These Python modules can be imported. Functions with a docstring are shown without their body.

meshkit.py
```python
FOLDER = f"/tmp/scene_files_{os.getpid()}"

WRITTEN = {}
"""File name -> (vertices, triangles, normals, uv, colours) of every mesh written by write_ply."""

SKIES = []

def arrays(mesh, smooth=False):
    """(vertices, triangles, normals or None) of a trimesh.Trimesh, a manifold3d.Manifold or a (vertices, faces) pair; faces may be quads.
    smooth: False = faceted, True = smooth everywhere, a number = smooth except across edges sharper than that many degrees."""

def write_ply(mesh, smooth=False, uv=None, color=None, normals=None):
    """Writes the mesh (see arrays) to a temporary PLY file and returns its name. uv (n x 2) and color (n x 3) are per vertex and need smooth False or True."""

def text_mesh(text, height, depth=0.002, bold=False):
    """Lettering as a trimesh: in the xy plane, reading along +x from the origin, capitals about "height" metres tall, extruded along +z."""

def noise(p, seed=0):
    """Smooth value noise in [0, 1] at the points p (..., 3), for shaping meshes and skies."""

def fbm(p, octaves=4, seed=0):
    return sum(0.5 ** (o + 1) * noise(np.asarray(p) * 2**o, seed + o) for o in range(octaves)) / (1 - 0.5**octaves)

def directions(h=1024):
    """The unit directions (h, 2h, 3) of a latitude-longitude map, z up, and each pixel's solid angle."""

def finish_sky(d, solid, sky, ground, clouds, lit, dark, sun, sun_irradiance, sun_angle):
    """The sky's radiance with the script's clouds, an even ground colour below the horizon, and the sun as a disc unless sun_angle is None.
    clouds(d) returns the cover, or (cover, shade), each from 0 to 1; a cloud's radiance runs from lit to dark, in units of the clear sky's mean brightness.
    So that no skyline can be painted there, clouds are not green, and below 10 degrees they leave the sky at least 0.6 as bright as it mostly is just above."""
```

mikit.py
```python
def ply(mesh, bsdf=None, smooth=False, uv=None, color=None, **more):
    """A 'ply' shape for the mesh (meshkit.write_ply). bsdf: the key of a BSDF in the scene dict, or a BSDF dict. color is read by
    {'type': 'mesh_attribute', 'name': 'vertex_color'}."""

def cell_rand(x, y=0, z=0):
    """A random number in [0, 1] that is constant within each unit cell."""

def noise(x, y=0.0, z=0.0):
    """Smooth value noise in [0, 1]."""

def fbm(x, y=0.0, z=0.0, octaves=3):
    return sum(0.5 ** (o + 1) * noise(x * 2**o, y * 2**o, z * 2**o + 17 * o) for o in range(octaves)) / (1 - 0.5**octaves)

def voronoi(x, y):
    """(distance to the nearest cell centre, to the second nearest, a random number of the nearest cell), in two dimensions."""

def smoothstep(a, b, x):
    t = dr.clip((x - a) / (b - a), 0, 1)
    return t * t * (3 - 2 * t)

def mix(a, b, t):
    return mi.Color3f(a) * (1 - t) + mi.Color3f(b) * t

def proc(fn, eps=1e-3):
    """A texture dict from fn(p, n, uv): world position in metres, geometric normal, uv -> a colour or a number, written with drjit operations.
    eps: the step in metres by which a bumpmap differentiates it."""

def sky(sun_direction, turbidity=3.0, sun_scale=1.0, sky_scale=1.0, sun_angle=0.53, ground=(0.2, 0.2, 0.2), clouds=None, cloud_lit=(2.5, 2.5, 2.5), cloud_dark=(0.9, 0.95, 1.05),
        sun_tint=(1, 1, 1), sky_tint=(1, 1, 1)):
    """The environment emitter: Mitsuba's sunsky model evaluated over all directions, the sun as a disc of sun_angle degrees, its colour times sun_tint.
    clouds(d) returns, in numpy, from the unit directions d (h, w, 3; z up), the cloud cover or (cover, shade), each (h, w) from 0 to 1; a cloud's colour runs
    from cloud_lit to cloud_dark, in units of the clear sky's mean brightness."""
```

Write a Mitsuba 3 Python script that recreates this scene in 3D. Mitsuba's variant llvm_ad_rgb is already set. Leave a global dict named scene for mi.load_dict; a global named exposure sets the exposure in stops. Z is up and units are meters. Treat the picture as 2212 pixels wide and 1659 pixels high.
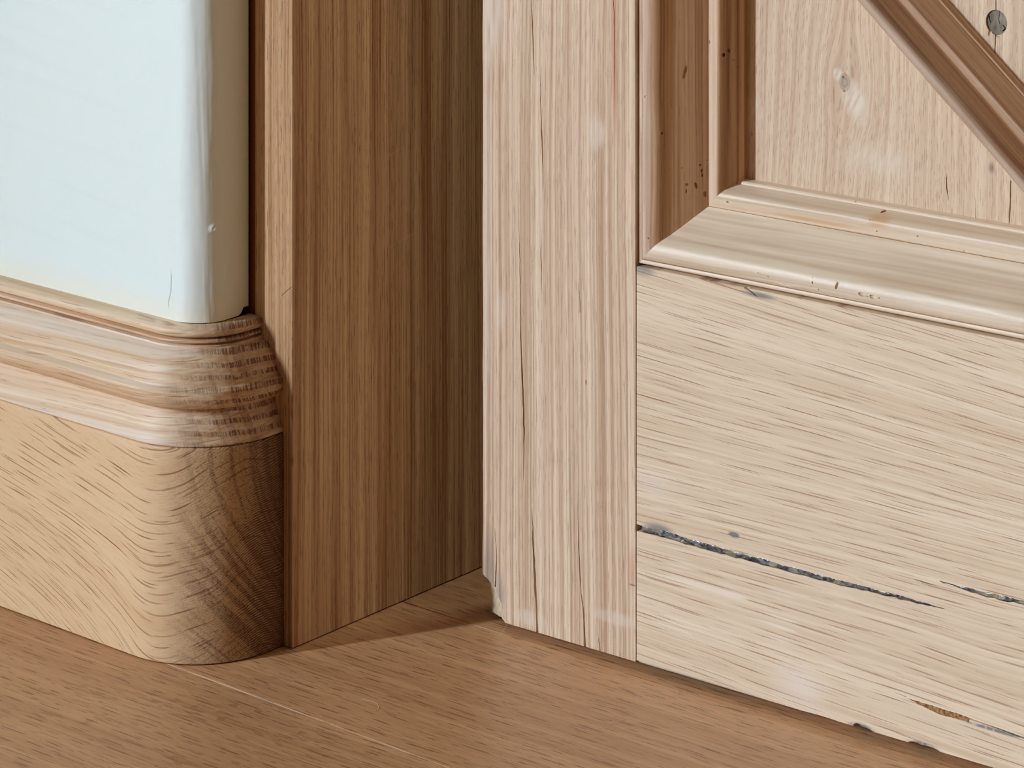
import math, numpy as np, trimesh, manifold3d as m3, drjit as dr, mitsuba as mi, mikit, meshkit
from mikit import noise, fbm, cell_rand, smoothstep, mix, proc
T = mi.ScalarTransform4f
scene, labels = {}, {}

# ---------------------------------------------------------------- camera, light, exposure
exposure = -1.28
CAM_H = 0.749
scene['camera'] = {'type': 'perspective', 'fov': 19.335, 'fov_axis': 'x', 'near_clip': 0.05, 'far_clip': 60.0,
                   'principal_point_offset_x': 0.0, 'principal_point_offset_y': 1.19318,
                   'to_world': T().look_at(origin=[0, 0, CAM_H], target=[0, 1, CAM_H], up=[0, 0, 1])}
DAYLIGHT = (662.0, 756.0, 868.0)          # radiance of the window's daylight
HALL_LIGHT = (19.0, 20.5, 18.0)           # the dimmer window of the passage behind
WINDOW_B, WINDOW_W, WINDOW_Z0, WINDOW_Z1 = -3.95, 0.42, 1.00, 2.60

# ---------------------------------------------------------------- frames of reference (metres)
# wall frame: a runs along the plastered wall away from the doorway, b into the doorway; origin = foot of the jamb's front corner
WA = np.array([-0.766369, 0.642401]); RB = np.array([0.642401, 0.766369]); ORG = np.array([-0.139191, 1.905068])
# door frame: u along the door from its free edge, d into its thickness, z up
DU = np.array([0.790696, -0.612209]); DI = np.array([0.612209, 0.790696]); DORG = np.array([-0.019805, 1.948424])


def wall(v):
    v = np.asarray(v, float)
    return np.column_stack([ORG + np.outer(v[:, 0], WA) + np.outer(v[:, 1], RB), v[:, 2]])


def leaf(v):
    v = np.asarray(v, float)
    return np.column_stack([DORG + np.outer(v[:, 0], DU) + np.outer(v[:, 1], DI), v[:, 2]])


def man(v, f):
    return m3.Manifold(m3.Mesh(np.asarray(v, np.float32), np.asarray(f, np.uint32)))


def arr(m):
    if isinstance(m, m3.Manifold):
        q = m.to_mesh()
        return np.array(q.vert_properties[:, :3], float), np.array(q.tri_verts, int)
    return np.array(m.vertices), np.array(m.faces)


def obj(name, mesh, mat, frame=None, parent=None, smooth=30, label=None, **more):
    v, f = arr(mesh)
    if frame is not None:
        v = frame(v)
        if frame is wall:
            f = f[:, ::-1]
    key = (parent + '__' if parent else '') + name
    base, k = key, 1
    while key in scene:
        key = f'{base}_{k:03d}'
        k += 1
    scene[key] = mikit.ply(trimesh.Trimesh(v, f, process=False), mat, smooth=smooth, **more)
    if label:
        labels[key] = {'label': label}
    return key


def tag(key, label, cat, group=None, kind=None):
    labels[key] = {'label': label, 'category': cat}
    if group:
        labels[key]['group'] = group
    if kind:
        labels[key]['kind'] = kind
    return key


def box(x0, x1, y0, y1, z0, z1):
    return m3.Manifold.cube([x1 - x0, y1 - y0, z1 - z0]).translate([x0, y0, z0])


def rbox(x0, x1, y0, y1, z0, z1, r=0.0006):
    """box with chamfered edges"""
    a = box(x0 + r, x1 - r, y0 + r, y1 - r, z0, z1)
    b = box(x0 + r, x1 - r, y0, y1, z0 + r, z1 - r)
    c = box(x0, x1, y0 + r, y1 - r, z0 + r, z1 - r)
    return m3.Manifold.batch_hull([a, b, c])


def srgb(r, g, b):
    c = np.array([r, g, b]) / 255.0
    return tuple(float(x) for x in np.where(c <= 0.04045, c / 12.92, ((c + 0.055) / 1.055) ** 2.4))


# ---------------------------------------------------------------- materials
def dash(s, t, k, L, h, w, p, seed, taper=0.8):
    """short dark pores: rows of height h across the grain, cells of length L along it"""
    row = t / h
    i = dr.floor(row)
    q = s / L + cell_rand(i, seed, k) * 7.3
    j = dr.floor(q)
    g = q - j
    r1, r2 = cell_rand(i, j, k * 3 + seed), cell_rand(i + 91, j, k * 3 + seed)
    ends = dr.clip((g - 0.5 * r2 * 0.7) * 6, 0, 1) * dr.clip((1 - 0.35 * r1 / max(p, 1e-3) - g) * 6, 0, 1)
    c = 0.25 + 0.5 * r2
    half = w / h * 0.5 * (0.45 + 0.55 * ends)
    line = 1 - smoothstep(half * 0.45, half * 1.35, dr.abs((row - i) - c))
    return dr.select(r1 < p, line * ends * (0.55 + 0.45 * r2), 0)


def wood_fn(frame, light, dark, pore, warp=None, streak=0.5, band=0.35, fine=900., pores=(), flecks=None, extra=None, swirl=0.0012, seed=0, sf=0.55, cf=190.):
    """frame(p) -> (s along the grain, t across it, k third direction), all in metres"""
    light, dark, pore = mi.ScalarColor3f(light), mi.ScalarColor3f(dark), mi.ScalarColor3f(pore)

    def fn(p, n, uv):
        s, t, k = frame(p)
        t = t + swirl * 6 * (noise(s * 3.1 + seed, t * 9, k * 9) - 0.5) + swirl * (noise(s * 22 + seed, t * 40, k * 40) - 0.5)
        if warp is not None:
            t = warp(s, t, k)
        a = noise(s * 14 * sf, t * fine, k * fine + seed)
        b = noise(s * 34 * sf, t * fine * 2.1, k * fine * 2.1 + 9 + seed)
        c = noise(s * 5.0 * sf, t * cf + seed, k * 150)
        d = fbm(s * 2.2 + seed, t * 38, k * 38, 2)
        v = 0.5 + streak * (0.55 * (a - 0.5) + 0.35 * (b - 0.5) + 0.6 * (c - 0.5)) + band * (d - 0.5)
        col = mix(light, dark, dr.clip(v, 0, 1))
        for q, (L, h, w, pr, amt) in enumerate(pores):
            col = mix(col, pore, amt * dash(s, t, 0.0, L, h, w, pr, seed + q * 17))
        if flecks is not None:
            amt, lo, hi = flecks
            fl = smoothstep(0.66, 0.86, noise(s * 26 + 3, t * 620, 5.0)) * smoothstep(0.35, 0.6, noise(s * 5, t * 30, 2.0))
            col = mix(col, mi.ScalarColor3f(srgb(240, 226, 205)), amt * fl * smoothstep(lo, lo + 0.02, p.z) * (1 - smoothstep(hi, hi + 0.03, p.z)))
        if extra is not None:
            col = extra(col, p, s, t, k)
        return col
    return fn


def bump_fn(frame, warp=None, fine=900., pores=(), swirl=0.0012, seed=0, height=1.0):
    def fn(p, n, uv):
        s, t, k = frame(p)
        t = t + swirl * 6 * (noise(s * 3.1 + seed, t * 9, k * 9) - 0.5) + swirl * (noise(s * 22 + seed, t * 40, k * 40) - 0.5)
        if warp is not None:
            t = warp(s, t, k)
        return height * (noise(s * 14, t * fine, k * fine + seed) + 0.5 * noise(s * 4.0, t * 190 + seed, k * 150))
    return fn


def surface(name, fn, rough=0.5, spec=0.4, bump=None, scale=0.0001):
    b = {'type': 'principled', 'base_color': proc(fn) if callable(fn) else {'type': 'rgb', 'value': list(fn)}, 'roughness': rough, 'specular': spec}
    if bump is not None:
        b = {'type': 'bumpmap', 'arbitrary': proc(bump, 0.0003), 'scale': scale, 'bsdf': b}
    scene[name] = {'type': 'twosided', 'bsdf': b}
    return name


fa = lambda p: (p.x - float(ORG[0])) * float(WA[0]) + (p.y - float(ORG[1])) * float(WA[1])
fb = lambda p: (p.x - float(ORG[0])) * float(RB[0]) + (p.y - float(ORG[1])) * float(RB[1])
fu = lambda p: (p.x - float(DORG[0])) * float(DU[0]) + (p.y - float(DORG[1])) * float(DU[1])
fd = lambda p: (p.x - float(DORG[0])) * float(DI[0]) + (p.y - float(DORG[1])) * float(DI[1])


def spot(x, y, cx, cy, rx, ry, soft=0.5):
    q = dr.sqrt(dr.square((x - cx) / rx) + dr.square((y - cy) / ry))
    return 1 - smoothstep(1 - soft, 1 + soft, q)


# door stile: vertical grain, dense brown-pink lines on pale tan
stile_frame = lambda p: (p.z, fu(p), fd(p))


def stile_extra(col, p, s, t, k):
    u, z = fu(p), p.z
    pale = mi.ScalarColor3f(srgb(226, 212, 194))
    rub = spot(u, z, 0.092, 0.330, 0.006, 0.010) * 0.6 + spot(u, z, 0.015, 0.205, 0.004, 0.012) * 0.5 + spot(u, z, 0.011, 0.40, 0.008, 0.03) * 0.5 + spot(u, z, 0.003, 0.30, 0.006, 0.2) * 0.4
    rub = rub + spot(u, z, 0.105, 0.028, 0.016, 0.004) * 0.45 + spot(u, z, 0.040, 0.012, 0.012, 0.005) * 0.5
    col = mix(col, pale, dr.clip(rub * (0.4 + noise(u * 500, z * 60, 3)), 0, 0.8))
    grey = mi.ScalarColor3f(srgb(128, 118, 114))
    g = spot(u, z, 0.006, 0.035, 0.004, 0.022, 0.8) * 0.6 + spot(u, z, 0.0155, 0.022, 0.0026, 0.012, 0.9) * 0.6
    g = g + spot(u, z, 0.120, 0.052, 0.0022, 0.0006) * 0.9
    col = mix(col, grey, dr.clip(g, 0, 0.85))
    col = mix(col, mix(srgb(222, 208, 178), srgb(178, 160, 130), noise(u * 500, z * 300, 2.0)), 0.9 * smoothstep(0.0012, 0.0022, fd(p)) * (1 - smoothstep(0.026, 0.030, z)) * (1 - smoothstep(0.022, 0.024, u)))
    rust = mi.ScalarColor3f(srgb(184, 118, 84))
    return mix(col, rust, 0.7 * spot(u, z, 0.1064 + 0.03 * (0.36 - z) * 0.2, 0.392, 0.0018, 0.062, 0.5) + 0.4 * spot(u, z, 0.1200, 0.062, 0.0022, 0.012, 0.8))


surface('wood_stile', wood_fn(stile_frame, srgb(230, 208, 180), srgb(184, 149, 118), srgb(140, 94, 66), streak=1.25, band=0.25, sf=0.30, fine=1050., cf=520.,
        pores=((0.034, 0.0026, 0.00055, 0.55, 0.5), (0.016, 0.0013, 0.0004, 0.5, 0.4)), extra=stile_extra, swirl=0.0009, seed=3), 0.55, 0.35, bump_fn(stile_frame, fine=640., swirl=0.0009, seed=3), 0.00012)

# bottom rail: pale, long tapering brown pores diving to the right, light flecks
rail_frame = lambda p: (fu(p), p.z + fu(p) * (0.012 + 0.075 * smoothstep(0.10, 0.23, p.z) + 0.035 * (1 - smoothstep(0.03, 0.10, p.z))), fd(p) * 0.4)


def rail_extra(col, p, s, t, k):
    u, z = fu(p), p.z
    grey = mi.ScalarColor3f(srgb(112, 112, 114))
    g = spot(u, z, 0.1957, 0.0996, 0.0040, 0.0016, 0.35) * 0.9
    g = g + spot(u, z, 0.140, 0.0905, 0.010, 0.0035, 0.6) * 0.8 + spot(u, z, 0.214, 0.2485, 0.010, 0.0016, 0.7) * 0.8 + spot(u, z, 0.128, 0.2495, 0.008, 0.0028, 0.7) * 0.6
    g = g + spot(u, z, 0.160, 0.0045, 0.05, 0.0012, 0.7) * 0.6
    g = g + (spot(u, z, 0.286, 0.0050, 0.0075, 0.0026, 0.5) + spot(u, z, 0.327, 0.0050, 0.0095, 0.0024, 0.5) + spot(u, z, 0.375, 0.0268, 0.018, 0.0010, 0.7)) * 0.85 * (0.5 + noise(u * 600, z * 600, 4.0))
    col = mix(col, grey, dr.clip(g, 0, 0.9))
    pale = mi.ScalarColor3f(srgb(232, 220, 204))
    return mix(col, pale, 0.6 * dr.clip(spot(u, z, 0.243, 0.020, 0.016, 0.010, 0.9) + 0.6 * spot(u, z, 0.137, 0.119, 0.012, 0.007, 0.9), 0, 1))


RAIL_PORES = ((0.090, 0.0062, 0.00075, 0.78, 0.78), (0.060, 0.0041, 0.00060, 0.66, 0.66), (0.028, 0.0019, 0.0004, 0.4, 0.4))
surface('wood_rail', wood_fn(rail_frame, srgb(236, 218, 190), srgb(206, 180, 147), srgb(146, 94, 66), streak=0.85, band=0.35, fine=900., cf=420., sf=0.4,
        pores=RAIL_PORES, flecks=(0.7, 0.012, 0.062), extra=rail_extra, swirl=0.0010, seed=11), 0.5, 0.35, bump_fn(rail_frame, fine=700., swirl=0.001, seed=11), 0.00006)

# panels: vertical wavy grain with a knot
KN = (0.2475, 0.3745)


def panel_frame(p):
    u, z = fu(p), p.z
    du, dz = u - KN[0], z - KN[1]
    push = 0.0085 * dr.exp(-dr.square(du / 0.020) - dr.square(dz / 0.030)) * dr.select(du > 0, -1.0, 1.0) * smoothstep(0.0, 0.012, dr.abs(du))
    lean = 0.10 * (z - 0.36) * dr.exp(-dr.square((u - 0.235) / 0.05))
    return z, u + push - lean, fd(p)


def panel_extra(col, p, s, t, k):
    u, z = fu(p), p.z
    ragged = 0.35 + 1.3 * noise((u - 0.5 * z) * 420, (z + 0.4 * u) * 130, 1.0)
    white = mi.ScalarColor3f(srgb(226, 214, 194))
    col = mix(col, white, dr.clip(ragged * (0.75 * spot(u + 0.35 * (z - .364), z, 0.2545, 0.3640, 0.0070, 0.0115, 0.6) + 0.7 * spot(u, z, 0.2425, 0.3785, 0.0032, 0.0036, 0.5)
              + 0.4 * spot(u, z, 0.181, 0.345, 0.006, 0.010, 0.8) + 0.4 * spot(u, z, 0.270, 0.330, 0.02, 0.008, 0.9)), 0, 0.9))
    q = dr.sqrt(dr.square((u - KN[0]) / 0.0040) + dr.square((z - KN[1]) / 0.0058))
    ring = 0.5 + 0.5 * dr.sin(q * 13 + 4 * noise(u * 700, z * 700, 2.0))
    col = mix(col, mix(srgb(176, 156, 138), srgb(140, 118, 100), ring), 0.75 * (1 - smoothstep(0.7, 1.15, q)))
    dark = mi.ScalarColor3f(srgb(84, 70, 66))
    return mix(col, dark, dr.clip(spot(u, z, 0.2463, 0.3775, 0.0006, 0.0007) + spot(u, z, 0.2470, 0.3690, 0.0007, 0.0005) + 0.6 * spot(u, z, 0.3482, 0.3365, 0.0016, 0.0026, 0.8) + 0.4 * spot(u, z, 0.180, 0.3035 + .03, 0.0008, 0.0012), 0, 1))


surface('wood_panel', wood_fn(panel_frame, srgb(226, 206, 177), srgb(188, 155, 126), srgb(150, 108, 82), streak=1.15, band=0.45, fine=760., cf=330.,
        pores=((0.016, 0.0016, 0.0005, 0.5, 0.5), (0.008, 0.0011, 0.0004, 0.4, 0.4)), extra=panel_extra, swirl=0.0022, seed=23), 0.55, 0.35, bump_fn(panel_frame, fine=620., swirl=0.0022, seed=23), 0.00012)

# mouldings of the door, old worn oak
MOULD = dict(streak=0.9, band=0.9, fine=620., pores=((0.014, 0.0022, 0.00035, 0.3, 0.35),), swirl=0.0022)
mv_frame = lambda p: (p.z, fu(p) + 0.4 * fd(p), fd(p) * 0.7)
mh_frame = lambda p: (fu(p), p.z - 0.6 * fd(p), fd(p) * 0.5)
CA, SA = math.cos(math.radians(41.4)), math.sin(math.radians(41.4))
md_frame = lambda p: (fu(p) * CA - p.z * SA, fu(p) * SA + p.z * CA + 0.4 * fd(p), fd(p) * 0.7)


def mould_h_extra(col, p, s, t, k):
    u, z = fu(p), p.z
    gold = mi.ScalarColor3f(srgb(196, 150, 96))
    g = 0.7 * spot(u, z, 0.283, 0.299, 0.007, 0.003, 0.7) + 0.7 * spot(u, z, 0.238, 0.2925, 0.03, 0.0012, 0.7) + 0.4 * spot(u, z, 0.175, 0.2915, 0.03, 0.001, 0.8)
    return mix(col, gold, dr.clip(g, 0, 0.8))


def lip_wear_lit_bead_upright(col, p, s, t, k):
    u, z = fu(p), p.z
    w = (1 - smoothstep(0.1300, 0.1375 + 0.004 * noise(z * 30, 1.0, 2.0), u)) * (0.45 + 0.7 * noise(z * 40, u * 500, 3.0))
    w = w + 0.9 * smoothstep(0.1600, 0.1612, u) * (1 - smoothstep(0.1668, 0.1690, u)) * (0.6 + 0.5 * noise(z * 30, u * 900, 6.0))  # front facet of the bead painted pale as if lit, besides the lip wear
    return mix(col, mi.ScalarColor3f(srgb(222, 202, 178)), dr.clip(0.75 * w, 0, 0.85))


def lip_wear_lit_ridge_slanted(col, p, s, t, k):
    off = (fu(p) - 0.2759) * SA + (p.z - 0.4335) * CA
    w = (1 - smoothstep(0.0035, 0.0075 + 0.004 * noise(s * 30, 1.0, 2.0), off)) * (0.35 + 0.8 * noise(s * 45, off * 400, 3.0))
    w = w + 0.6 * smoothstep(0.0128, 0.0140, off) * (1 - smoothstep(0.0170, 0.0195, off)) * (0.4 + 0.8 * noise(s * 30, off * 900, 6.0))  # ridge lightened in the colour to look lit; only the lip is wear
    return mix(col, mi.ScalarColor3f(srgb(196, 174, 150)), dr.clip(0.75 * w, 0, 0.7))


surface('wood_mould_upright', wood_fn(mv_frame, srgb(214, 176, 134), srgb(130, 80, 42), srgb(72, 36, 14), seed=31, extra=lip_wear_lit_bead_upright, **MOULD), 0.45, 0.45, bump_fn(mv_frame, fine=520., swirl=.0025, seed=31), 0.00018)
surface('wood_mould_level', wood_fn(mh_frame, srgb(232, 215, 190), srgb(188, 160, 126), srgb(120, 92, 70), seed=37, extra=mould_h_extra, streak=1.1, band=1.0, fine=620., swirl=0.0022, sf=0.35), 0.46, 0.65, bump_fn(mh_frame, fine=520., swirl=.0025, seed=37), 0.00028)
surface('wood_mould_slanted', wood_fn(md_frame, srgb(208, 172, 134), srgb(124, 76, 42), srgb(72, 36, 14), seed=41, extra=lip_wear_lit_ridge_slanted, **MOULD), 0.45, 0.45, bump_fn(md_frame, fine=520., swirl=.0025, seed=41), 0.00018)

# door lining: straight fine vertical lines
jamb_frame = lambda p: (p.z, fb(p) * 0.97 + fa(p) * 0.86, fa(p) * 0.3)
def jamb_extra(col, p, s, t, k):
    b, z = fb(p), p.z
    w = 0.0
    for b0, z0, b1, z1 in ((0.090, 0.2965, 0.106, 0.3010), (0.092, 0.2365, 0.114, 0.2410)):
        q = dr.clip((b - b0) / (b1 - b0), 0, 1)
        w = w + (1 - smoothstep(0.0001, 0.0004, dr.abs(z - z0 - (z1 - z0) * q))) * dr.select((b > b0) & (b < b1), 0.3 + 0.7 * noise(b * 300, 1.0, 1.0), 0.0)
    return mix(col, mi.ScalarColor3f(srgb(226, 206, 178)), 0.45 * dr.clip(w, 0, 1) * smoothstep(0.004, 0.002, dr.abs(fa(p))))


surface('wood_jamb', wood_fn(jamb_frame, srgb(214, 180, 138), srgb(148, 100, 58), srgb(78, 42, 18), extra=jamb_extra, streak=1.1, band=0.35, fine=900.,
        pores=((0.026, 0.0022, 0.0006, 0.45, 0.6), (0.010, 0.0012, 0.0004, 0.4, 0.4)), swirl=0.0007, seed=53), 0.5, 0.4)

# skirting board: solid oak, grain diving round the corner into end grain
def skirt_frame(p):
    a, b, z = fa(p), fb(p), p.z
    dive = 0.22 + 0.75 * dr.square(1 - dr.clip(z / 0.135, 0, 1))
    t = z - dive * (a - 0.06) * smoothstep(0.015, 0.085, a) - 0.55 * (b + 0.073) * (1 - 0.5 * smoothstep(-0.04, 0.0, b)) + 0.006 * noise(b * 60, z * 30, 4.0)
    return a - (b + 0.0731), t, b * 0.3


SK_PORES = ((0.056, 0.0074, 0.0011, 0.8, 0.85), (0.034, 0.0043, 0.0008, 0.6, 0.7), (0.012, 0.0014, 0.0004, 0.4, 0.3))


def skirt_extra(col, p, s, t, k):
    a, b, z = fa(p), fb(p), p.z
    endg = 1 - smoothstep(0.014, 0.052, a)
    inner_shade = smoothstep(-0.052, -0.006, b)  # shade of the return painted in: end grain darkens towards the lining
    bend = 0.004 * noise(b * 55, z * 45, 2.0) + 0.0015 * noise(b * 160, z * 130, 5.0)
    rt = z + bend - 0.10 * b - 0.5 * (b + 0.022) * (1 - inner_shade)
    ring = smoothstep(0.25, 0.85, 0.5 + 0.5 * dr.sin(rt * 3900)) * (0.5 + 0.9 * noise(rt * 90, b * 30, 9.0))
    ray = smoothstep(0.50, 0.74, noise((b + 0.22 * z + 0.05 * dr.sin(z * 14)) * 430, z * 16, 8.0))
    speck = noise(a * 1500 + b * 300, b * 1500, z * 1600)
    pit = smoothstep(0.62, 0.80, noise((a - b) * 1150, z * 1150, 12.0))
    dk = mi.ScalarColor3f(srgb(74, 30, 4))
    v = 0.16 + 0.60 * inner_shade + 0.24 * ray * (1 - 0.6 * inner_shade) + 0.42 * ring * (0.35 + 0.65 * inner_shade) + 0.34 * (speck - 0.45) + 0.25 * pit * (1 - inner_shade)
    return mix(col, dk, endg * dr.clip(v, 0, 0.96))


surface('wood_skirting', wood_fn(skirt_frame, srgb(236, 206, 166), srgb(210, 172, 128), srgb(142, 84, 46), streak=0.55, band=0.4, fine=620.,
        pores=SK_PORES, extra=skirt_extra, swirl=0.0015, seed=61), 0.55, 0.2)
cap_frame = lambda p: (fa(p) - (fb(p) + 0.0731), p.z + 0.02 * fa(p) - 0.12 * (fb(p) + 0.06), fb(p) * 0.25)


def cap_extra(col, p, s, t, k):
    a, b, z = fa(p), fb(p), p.z
    endg = 1 - smoothstep(0.022, 0.056, a)
    inner_shade = smoothstep(-0.050, -0.010, b)  # same painted shade on the moulded strip, over its end grain
    zz = z + 0.05 * b + 0.0012 * noise(b * 90, z * 40, 2.0)
    row = smoothstep(0.45, 0.8, 0.5 + 0.5 * dr.sin(zz * 900))
    lean = b + 0.35 * z
    tick = smoothstep(0.50, 0.66, noise((lean - a) * 1500, z * 240, 6.0))
    ray = smoothstep(0.55, 0.75, noise((b - a + 0.6 * z) * 260, z * 20, 3.0))
    dk = mi.ScalarColor3f(srgb(96, 46, 16))
    v = 0.04 + 0.30 * inner_shade + (0.30 + 0.55 * inner_shade) * row * tick + 0.16 * row + 0.22 * ray + 0.3 * (noise(a * 1500, b * 1500, z * 1500) - 0.4)
    col = mix(col, dk, endg * dr.clip(v, 0, 0.92))
    bands = smoothstep(0.48, 0.72, 0.6 * noise(s * 1.6, t * 230, 4.0) + 0.4 * noise(s * 4, t * 900, 4.0)) * (1 - endg)
    return mix(col, mi.ScalarColor3f(srgb(236, 226, 214)), 0.38 * bands)


surface('wood_skirting_cap', wood_fn(cap_frame, srgb(234, 212, 182), srgb(198, 158, 114), srgb(140, 88, 52), streak=1.25, band=0.9, fine=760., sf=0.28, cf=420.,
        pores=((0.050, 0.0050, 0.0006, 0.6, 0.6), (0.024, 0.0030, 0.0004, 0.45, 0.5)), extra=cap_extra, swirl=0.0016, seed=67), 0.5, 0.45)

# floor boards
def floor_frame(p):
    a, b = fa(p), fb(p)
    row = dr.floor((b + 0.067) / 0.1715)
    return a + 1.7 * row, b + 0.03 * a + 0.31 * row, p.z


def floor_extra(col, p, s, t, k):
    a, b = fa(p), fb(p)
    row = dr.floor((b + 0.067) / 0.1715)
    tone = cell_rand(row, 3.0, 5.0)
    col = col * (0.93 + 0.14 * tone)
    dk = mi.ScalarColor3f(srgb(120, 76, 46))
    st = 0.35 * smoothstep(0.74, 0.9, noise(a * 120, b * 420, 3.0)) * smoothstep(0.5, 0.75, noise(a * 14, b * 20, 7.0)) * dr.select(b < -0.067, 1.0, 0.25)
    col = mix(col, dk, st)
    dust = mi.ScalarColor3f(srgb(205, 186, 160))
    near = 1 - smoothstep(0.0004, 0.0016, dr.abs(b + 0.0668 + 0.0008 * noise(a * 90, 1.0, 1.0)))
    return mix(col, dust, 0.38 * near * smoothstep(0.35, 0.7, noise(a * 60, 5.0, 2.0)))


surface('wood_floor', wood_fn(floor_frame, srgb(204, 160, 118), srgb(166, 120, 80), srgb(96, 56, 30), streak=0.7, band=0.6, fine=460.,
        pores=((0.034, 0.0064, 0.0013, 0.6, 0.7), (0.022, 0.0037, 0.0009, 0.55, 0.55), (0.010, 0.0017, 0.0005, 0.4, 0.35)), extra=floor_extra, swirl=0.0022, seed=71), 0.36, 0.6)


# paint
def paint(p, n, uv):
    a, z = fa(p), p.z
    base = mi.ScalarColor3f(srgb(227, 241, 238))
    cream = mi.ScalarColor3f(srgb(236, 233, 214))
    low = 1 - smoothstep(0.207, 0.226 + 0.006 * noise(a * 60, 2.0, 1.0), z)
    col = mix(base, cream, 0.6 * low + 0.25 * fbm(a * 6, z * 6, 1.0, 2))
    grey = mi.ScalarColor3f(srgb(196, 210, 214))
    ln = smoothstep(0.62, 0.80, noise(a * 5 + 2 * z, (z - 0.12 * a) * 160, 4.0)) * smoothstep(0.08, 0.14, a)
    col = mix(col, grey, 0.06 * ln)
    crack = 1 - smoothstep(0.0002, 0.0007, dr.abs(a - 0.0655 - 0.003 * noise(z * 120, 3.0, 0.0) + 0.05 * (z - 0.215)))
    return mix(col, mi.ScalarColor3f(srgb(150, 160, 165)), 0.7 * crack * smoothstep(0.212, 0.216, z) * (1 - smoothstep(0.232, 0.240, z)))


def paint_bump(p, n, uv):
    a, b, z = fa(p), fb(p), p.z
    around = smoothstep(0.095, 0.06, a)
    c = b * 0.8 + a * 0.2
    return (0.9 * noise(c * 1100 + z * 12, z * 9, 1.0) + 0.5 * noise(c * 500 + z * 30, z * 20, 2.0)) * (0.15 + 0.85 * around) + 0.12 * noise(a * 25, z * 160 - a * 40, 5.0) + 0.5 * noise(a * 500, b * 500, z * 500) * 0.3


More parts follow.
